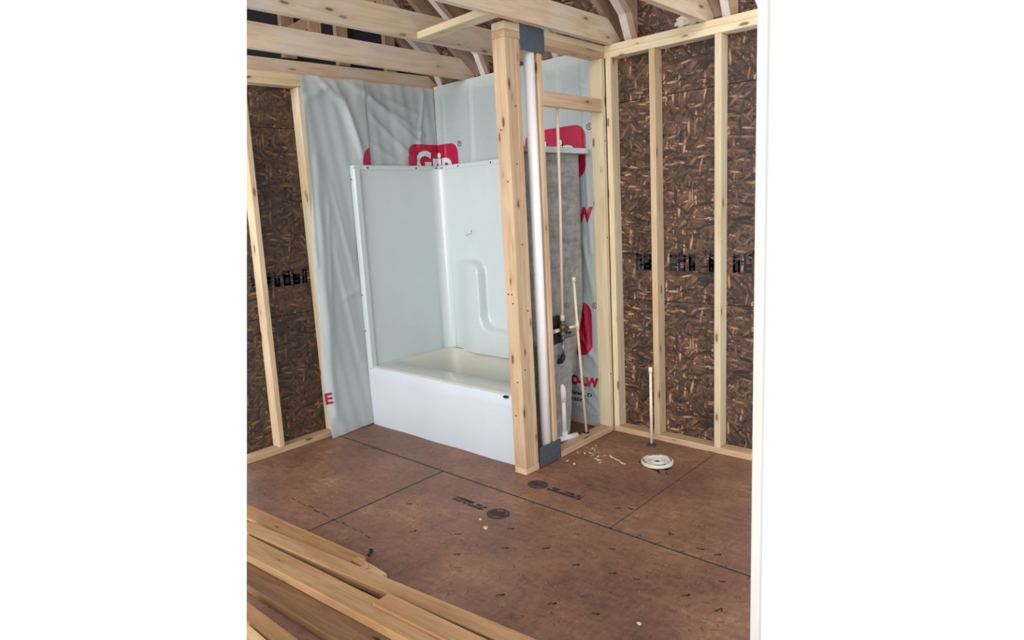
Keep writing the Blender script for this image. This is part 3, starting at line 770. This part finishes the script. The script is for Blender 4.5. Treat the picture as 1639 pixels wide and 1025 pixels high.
# second badge at the plumbing end
f = on_back(.912, 1.69)
printed('printed_badge', rrect(.515, .335, .085), f, M['red'], shB)
b2 = bt.copy()
for v in b2.vertices: v.co.x = v.co.x * .95 - .02; v.co.y = v.co.y * .95
printed('letter_shadow', shift(b2, .010, -.006), on_back(.912, 1.69, .0042), M['print_dark'], shB)
printed('printed_letters', b2, on_back(.912, 1.69, .0055), M['print_white'], shB)
# third badge, low, only its right end shows past the tub
printed('printed_badge', rrect(.26, .37, .08), on_back(1.165, .50), M['red'], shB)
def word(s, x1, z, h, mat, name='printed_letters', bold=.004, width=None):
    me = text_mesh(s, 1.0, bold / h); ys_ = [v.co.y for v in me.vertices]; k = h / (max(ys_) if '2' not in s else max(ys_))
    for v in me.vertices: v.co.x *= k; v.co.y *= k
    xs = [v.co.x for v in me.vertices]; kk = (width / (max(xs) - min(xs))) if width else 1; hi = max(xs)
    for v in me.vertices: v.co.x = (v.co.x - hi) * kk
    printed(name, me, on_back(x1, z, .0035), mat, shB)
word('AD-LW', 1.466, .288, .062, M['red'], width=.285, bold=.004)
word('-LW', 1.464, 1.408, .092, M['red'], width=.22, bold=.005)
word('2, Grade D', 1.412, .212, .024, M['print_dark'], bold=.001, width=.235)
word('6 2357', 1.330, .164, .022, M['print_dark'], bold=.001, width=.15)
# part of a badge and a letter on the left sheet
printed('printed_badge', rrect(.34, .26, .10, (0, .072)), on_left(-.737, 1.735), M['red'], shA)
me = text_mesh('E', .105, .004); printed('printed_letters', me, on_left(-1.222, .245), M['red'], shA)

# ------------------------------------------------------------------ plumbing
vp = thing('vent_pipe', (1.547, -.6865, .02), 'tall white plastic vent pipe standing between post and thin stud', 'pipe')
tube('pipe', [(1.547, -.6865, .02), (1.547, -.6865, 2.40)], .030, M['pvc'], vp, 24)
def shield(z0, z1, label):
    t = thing('nail_plate', (1.58, -.69, z0), label, 'plate', 'grey steel nail plates')
    bm = box_bm(1.5775, 1.5795, -.790, -.588, z0, z1, .0007)
    link('plate', mesh_of(bm, 'plate'), M['steel'], t)
    bm = bmesh.new()
    for y in (-.775, -.603):
        for z in (z0 + .015, z1 - .015): bmesh.ops.create_cone(bm, cap_ends=True, segments=8, radius1=.005, radius2=.004, depth=.003, matrix=Matrix.Translation((1.580, y, z)) @ Matrix.Rotation(math.pi / 2, 4, 'Y'))
    tag(link('nails', mesh_of(bm, 'nails'), M['steel'], t), kind='stuff')
shield(2.340, 2.470, 'upper grey steel nail plate over the vent pipe at the ceiling')
shield(.006, .128, 'lower grey steel nail plate over the vent pipe at the floor')
sp = thing('shower_plumbing', (1.49, -.41, .0), 'cream shower riser and supply pipes with valve behind the tub end', 'plumbing')
V = Vector((1.490, -.408, .764))
tube('riser_pipe', [(1.490, -.411, .83), (1.505, -.409, 1.5), (1.515, -.412, 2.085)], .0088, M['cpvc'], sp)
tube('pipe_cap', [(1.490, -.411, .815), (1.490, -.411, .855)], .0135, M['cpvc'], sp)
bm = box_bm(1.457, 1.465, -.475, -.375, .672, .850, .004)
link('mounting_bracket', mesh_of(bm, 'mounting_bracket'), M['black'], sp)
bm = bmesh.new(); tube_bm(bm, [(1.49, -.411, .70), (1.49, -.411, .725), (1.49, -.411, .73), (1.49, -.411, .79), (1.49, -.411, .795), (1.49, -.411, .818)], [.014, .014, .024, .024, .015, .015], 12)
tube_bm(bm, [(1.455, -.411, .762), (1.515, -.411, .762)], .018, 12); tube_bm(bm, [(1.49, -.455, .764), (1.49, -.362, .764)], .015, 12)
me = mesh_of(bm, 'valve_body'); link('valve_body', me, M['brass'], sp)
tube('valve_stem', [(1.51, -.411, .745), (1.53, -.380, .740)], .008, M['black'], sp, 10)
tube('hot_stub', [(1.49, -.452, .764), (1.49, -.500, .764)], .0125, M['cpvc'], sp)
tube('branch_pipe', [(1.49, -.366, .764), (1.507, -.285, .764)], .0088, M['cpvc'], sp)
tube('drop_pipe', [(1.49, -.411, .70), (1.49, -.418, .585)], .0095, M['chrome'], sp)
tube('drop_elbow', [(1.49, -.418, .600), (1.488, -.420, .578), (1.478, -.424, .562), (1.455, -.430, .556)], [.014, .016, .017, .016], M['black'], sp)
tube('supply_pipe', [(1.507, -.222, .03), (1.507, -.282, .764), (1.510, -.307, 1.06)], .0085, M['cpvc'], sp)
tube('supply_cap', [(1.510, -.3055, 1.05), (1.510, -.3075, 1.078)], .0125, M['cpvc'], sp)
tube('tee', [(1.507, -.2795, .735), (1.507, -.2845, .795)], .0125, M['cpvc'], sp)
tube('collar', [(1.507, -.222, .036), (1.507, -.222, .044)], .020, M['black'], sp)
dp = thing('tub_drain', (1.46, -.40, .03), 'white plastic tub drain riser with elbow behind the thin stud', 'pipe')
tube('riser', [(1.452, -.395, .075), (1.452, -.395, .315)], .021, M['pvc'], dp, 20)
tube('elbow', [(1.452, -.395, .290), (1.452, -.395, .352), (1.449, -.396, .375), (1.440, -.400, .390), (1.424, -.410, .397)], [.0265, .0265, .027, .027, .022], M['pvc'], dp, 20)
tube('coupling', [(1.452, -.395, .050), (1.452, -.395, .092)], .0265, M['pvc'], dp, 20)
tube('drain_arm', [(1.462, -.470, .052), (1.475, -.400, .052), (1.500, -.315, .050)], .018, M['pvc'], dp, 20)
bm = bmesh.new(); bmesh.ops.create_cone(bm, cap_ends=True, segments=16, radius1=.02, radius2=.012, depth=.02, matrix=Matrix.Translation((1.43, -.41, .418)))
link('overflow_washer', mesh_of(bm, 'overflow_washer'), M['black'], dp)
ts = thing('toilet_supply', (1.918, -.097, 0), 'capped cream water stub rising from the floor before the bare studs', 'pipe')
tube('pipe', [(1.918, -.097, -.01), (1.9185, -.0975, .49)], .0088, M['cpvc'], ts)
tube('cap', [(1.9185, -.0975, .472), (1.9185, -.0975, .508)], [.0125, .0122], M['cpvc'], ts)
lathe('floor_seal', [(.030, 0), (.026, .008), (.012, .014)], (1.918, -.097, 0), M['green_putty'], ts, 14)
fl = thing('closet_flange', (2.091, -.332, 0), 'round white toilet flange set in the floor near the supply stub', 'flange')
FP = Matrix.Translation((2.091, -.332, .004))
lathe('flange_ring', [(.0, .004), (.040, .004), (.046, .012), (.052, .013), (.056, .010), (.066, .012), (.070, .016), (.088, .017), (.093, .013), (.093, .0), (.0, -.003)][::1], None, M['flange'], fl, 48, FP)
lathe('hub', [(.018, .006), (.022, .013), (.034, .017), (.040, .011), (.041, .004), (.018, .002)], None, M['flange'], fl, 32, FP)
lathe('center_knob', [(.0005, .012), (.010, .012), (.014, .008), (.015, .004), (.0005, .003)], None, M['brass'], fl, 20, FP)
for a0 in (20, 110, 200, 290):
    q = []
    for k in range(6):
        a, b = math.radians(a0 + k * 8), math.radians(a0 + k * 8 + 8)
        q.append([(2.091 + r * math.cos(t), -.332 + r * math.sin(t)) for r, t in ((.083, a), (.083, b), (.077, b), (.077, a))])
    marks('bolt_slot', q, .0216, M['black'], fl)
q = [dash(2.165, -.395, .06, .02, .6), dash(2.185, -.37, .05, .016, 1.2), dash(2.13, -.425, .07, .015, -.3), dash(2.16, -.44, .05, .010, 2.4), dash(2.01, -.36, .05, .016, .9), dash(2.205, -.43, .04, .008, 2.3)]
for d in q: marks('putty_smear', [d], .0009, M['black'], fl)

# ------------------------------------------------------------------ lumber lying on the floor at lower left
def board(label, xa, ya, xb, yb, w, z0, th, mat, ends=None):
    """board with its back edge from (xa, ya) to (xb, yb)"""
    d = Vector((xb - xa, yb - ya, 0)); n = Vector((0, 0, 1)).cross(d).normalized()
    o = lumber('lumber_board', (xa, ya, z0), (xb, yb, z0), (0, 0, 1), w, th, M[mat], None, True, y0=-w, ends=M['cut_end'] if ends else None)
    tag(o, label, 'board'); return o
board('orange flat board at the back of the lumber pile', .3, -2.142, 1.615, -2.050, .089, .0005, .038, 'wood_lumber', True)
board('long grainy board reaching furthest right from the lumber pile', .4, -2.295, 3.05, -2.008, .076, .0392, .038, 'wood_tan')
board('pale offcut end poking out just past the orange board', 1.640, -2.068, 1.800, -2.074, .052, .0005, .034, 'wood_lumber_pale', True)
board('tiny offcut stacked on the pale offcut end', 1.630, -2.092, 1.705, -2.098, .040, .035, .030, 'wood_lumber', True)
board('wide brown board with a bright front edge, middle of the pile', .75, -2.332, 2.9, -2.180, .106, .0395, .037, 'wood_tan')
board('thin tan plank lying on the wide bright-edged board', 1.992, -2.206, 2.9, -2.140, .084, .077, .011, 'wood_tan')
board('knotty stained low board between the two bright edges', 1.0, -2.290, 2.8, -2.196, .222, .0008, .037, 'wood_stained')
board('orange board in the bottom left corner beyond the dark gap', 1.35, -2.547, 2.6, -2.533, .066, .0005, .037, 'wood_lumber')
board('nearest pale board at the very corner of the pile', 1.45, -2.618, 2.6, -2.632, .089, .0005, .050, 'wood_lumber_pale')

# ------------------------------------------------------------------ litter on the floor
rd = random.Random(4)
def shaving(i, x, y, L, a):
    bm = bmesh.new(); n = 6; w = L * .34; prev = None; curl = rd.uniform(.6, 2.2)
    for k in range(n + 1):
        u = k / n - .5; X = L * math.sin(u * curl) / curl * 1.2; Z = .0015 + L * .9 * (1 - math.cos(u * curl)) / curl * .5
        p = [Vector((X, s * w / 2 * (1 - abs(u)), Z)) for s in (-1, 1)]
        vs = [bm.verts.new(v) for v in p]
        if prev: bm.faces.new((prev[0], prev[1], vs[1], vs[0]))
        prev = vs
    o = link('plastic_shaving', mesh_of(bm, 'plastic_shaving'), M['shaving'], None, Matrix.Translation((x, y, .0006)) @ Matrix.Rotation(a, 4, 'Z'))
    tag(o, 'small pale curled shaving lying on the floor near the plumbing wall', 'shaving', 'pale shavings by the partition')
for i in range(22):
    shaving(i, 1.60 + abs(rd.gauss(.09, .075)), -.46 + rd.gauss(0, .075), rd.uniform(.012, .034), rd.uniform(0, 6.28))
for i in range(4): shaving(i, 1.78 + .05 * i, -.46 + rd.uniform(-.03, .05), .05, rd.uniform(-.5, .5))
def chip(x, y, r, label, mat='shaving'):
    bm = bmesh.new(); n = 9; t = [(r * rd.uniform(.5, 1) * math.cos(2 * math.pi * k / n), .7 * r * rd.uniform(.5, 1) * math.sin(2 * math.pi * k / n)) for k in range(n)]
    a = [bm.verts.new((u, v, 0)) for u, v in t]; b = [bm.verts.new((u * .9, v * .9, .006)) for u, v in t]
    bm.faces.new(a); bm.faces.new(b)
    for k in range(n): bm.faces.new((a[k], a[(k + 1) % n], b[(k + 1) % n], b[k]))
    tag(link('wood_chip', mesh_of(bm, 'wood_chip'), M[mat], None, Matrix.Translation((x, y, .0004))), label, 'wood chip')
chip(1.817, -1.499, .020, 'pale wood chip on the open floor below the oval stamp', 'cut_end')
chip(1.735, -1.452, .010, 'tiny wood chip on the floor left of the larger chip', 'cut_end')
chip(2.782, -1.684, .010, 'pale wood chip on the floor near the bottom of the photo')
chip(1.70, -.62, .009, 'small white chip on the floor just right of the post')
t = thing('bent_nail', (1.56, -1.985, 0), 'black bent nail on the floor by the orange board end', 'nail')
tube('shank', [(1.545, -1.975, .006), (1.560, -1.990, .014), (1.572, -2.008, .006)], .005, M['black'], t, 8)
tube('head', [(1.541, -1.971, .006), (1.545, -1.975, .007)], .009, M['black'], t, 8)
# crumpled scrap on the top plate
bm = bmesh.new(); bmesh.ops.create_icosphere(bm, subdivisions=3, radius=.05)
for v in bm.verts: v.co = Vector((v.co.x * 1.3, v.co.y * .7, v.co.z * .75)) * (1 + rd.uniform(-.28, .28))
tag(link('paper_scrap', mesh_of(bm, 'paper_scrap'), M['shaving'], None, Matrix.Translation((2.10, .055, HT + .034))), 'crumpled pale scrap on the top plate under the roof', 'scrap')
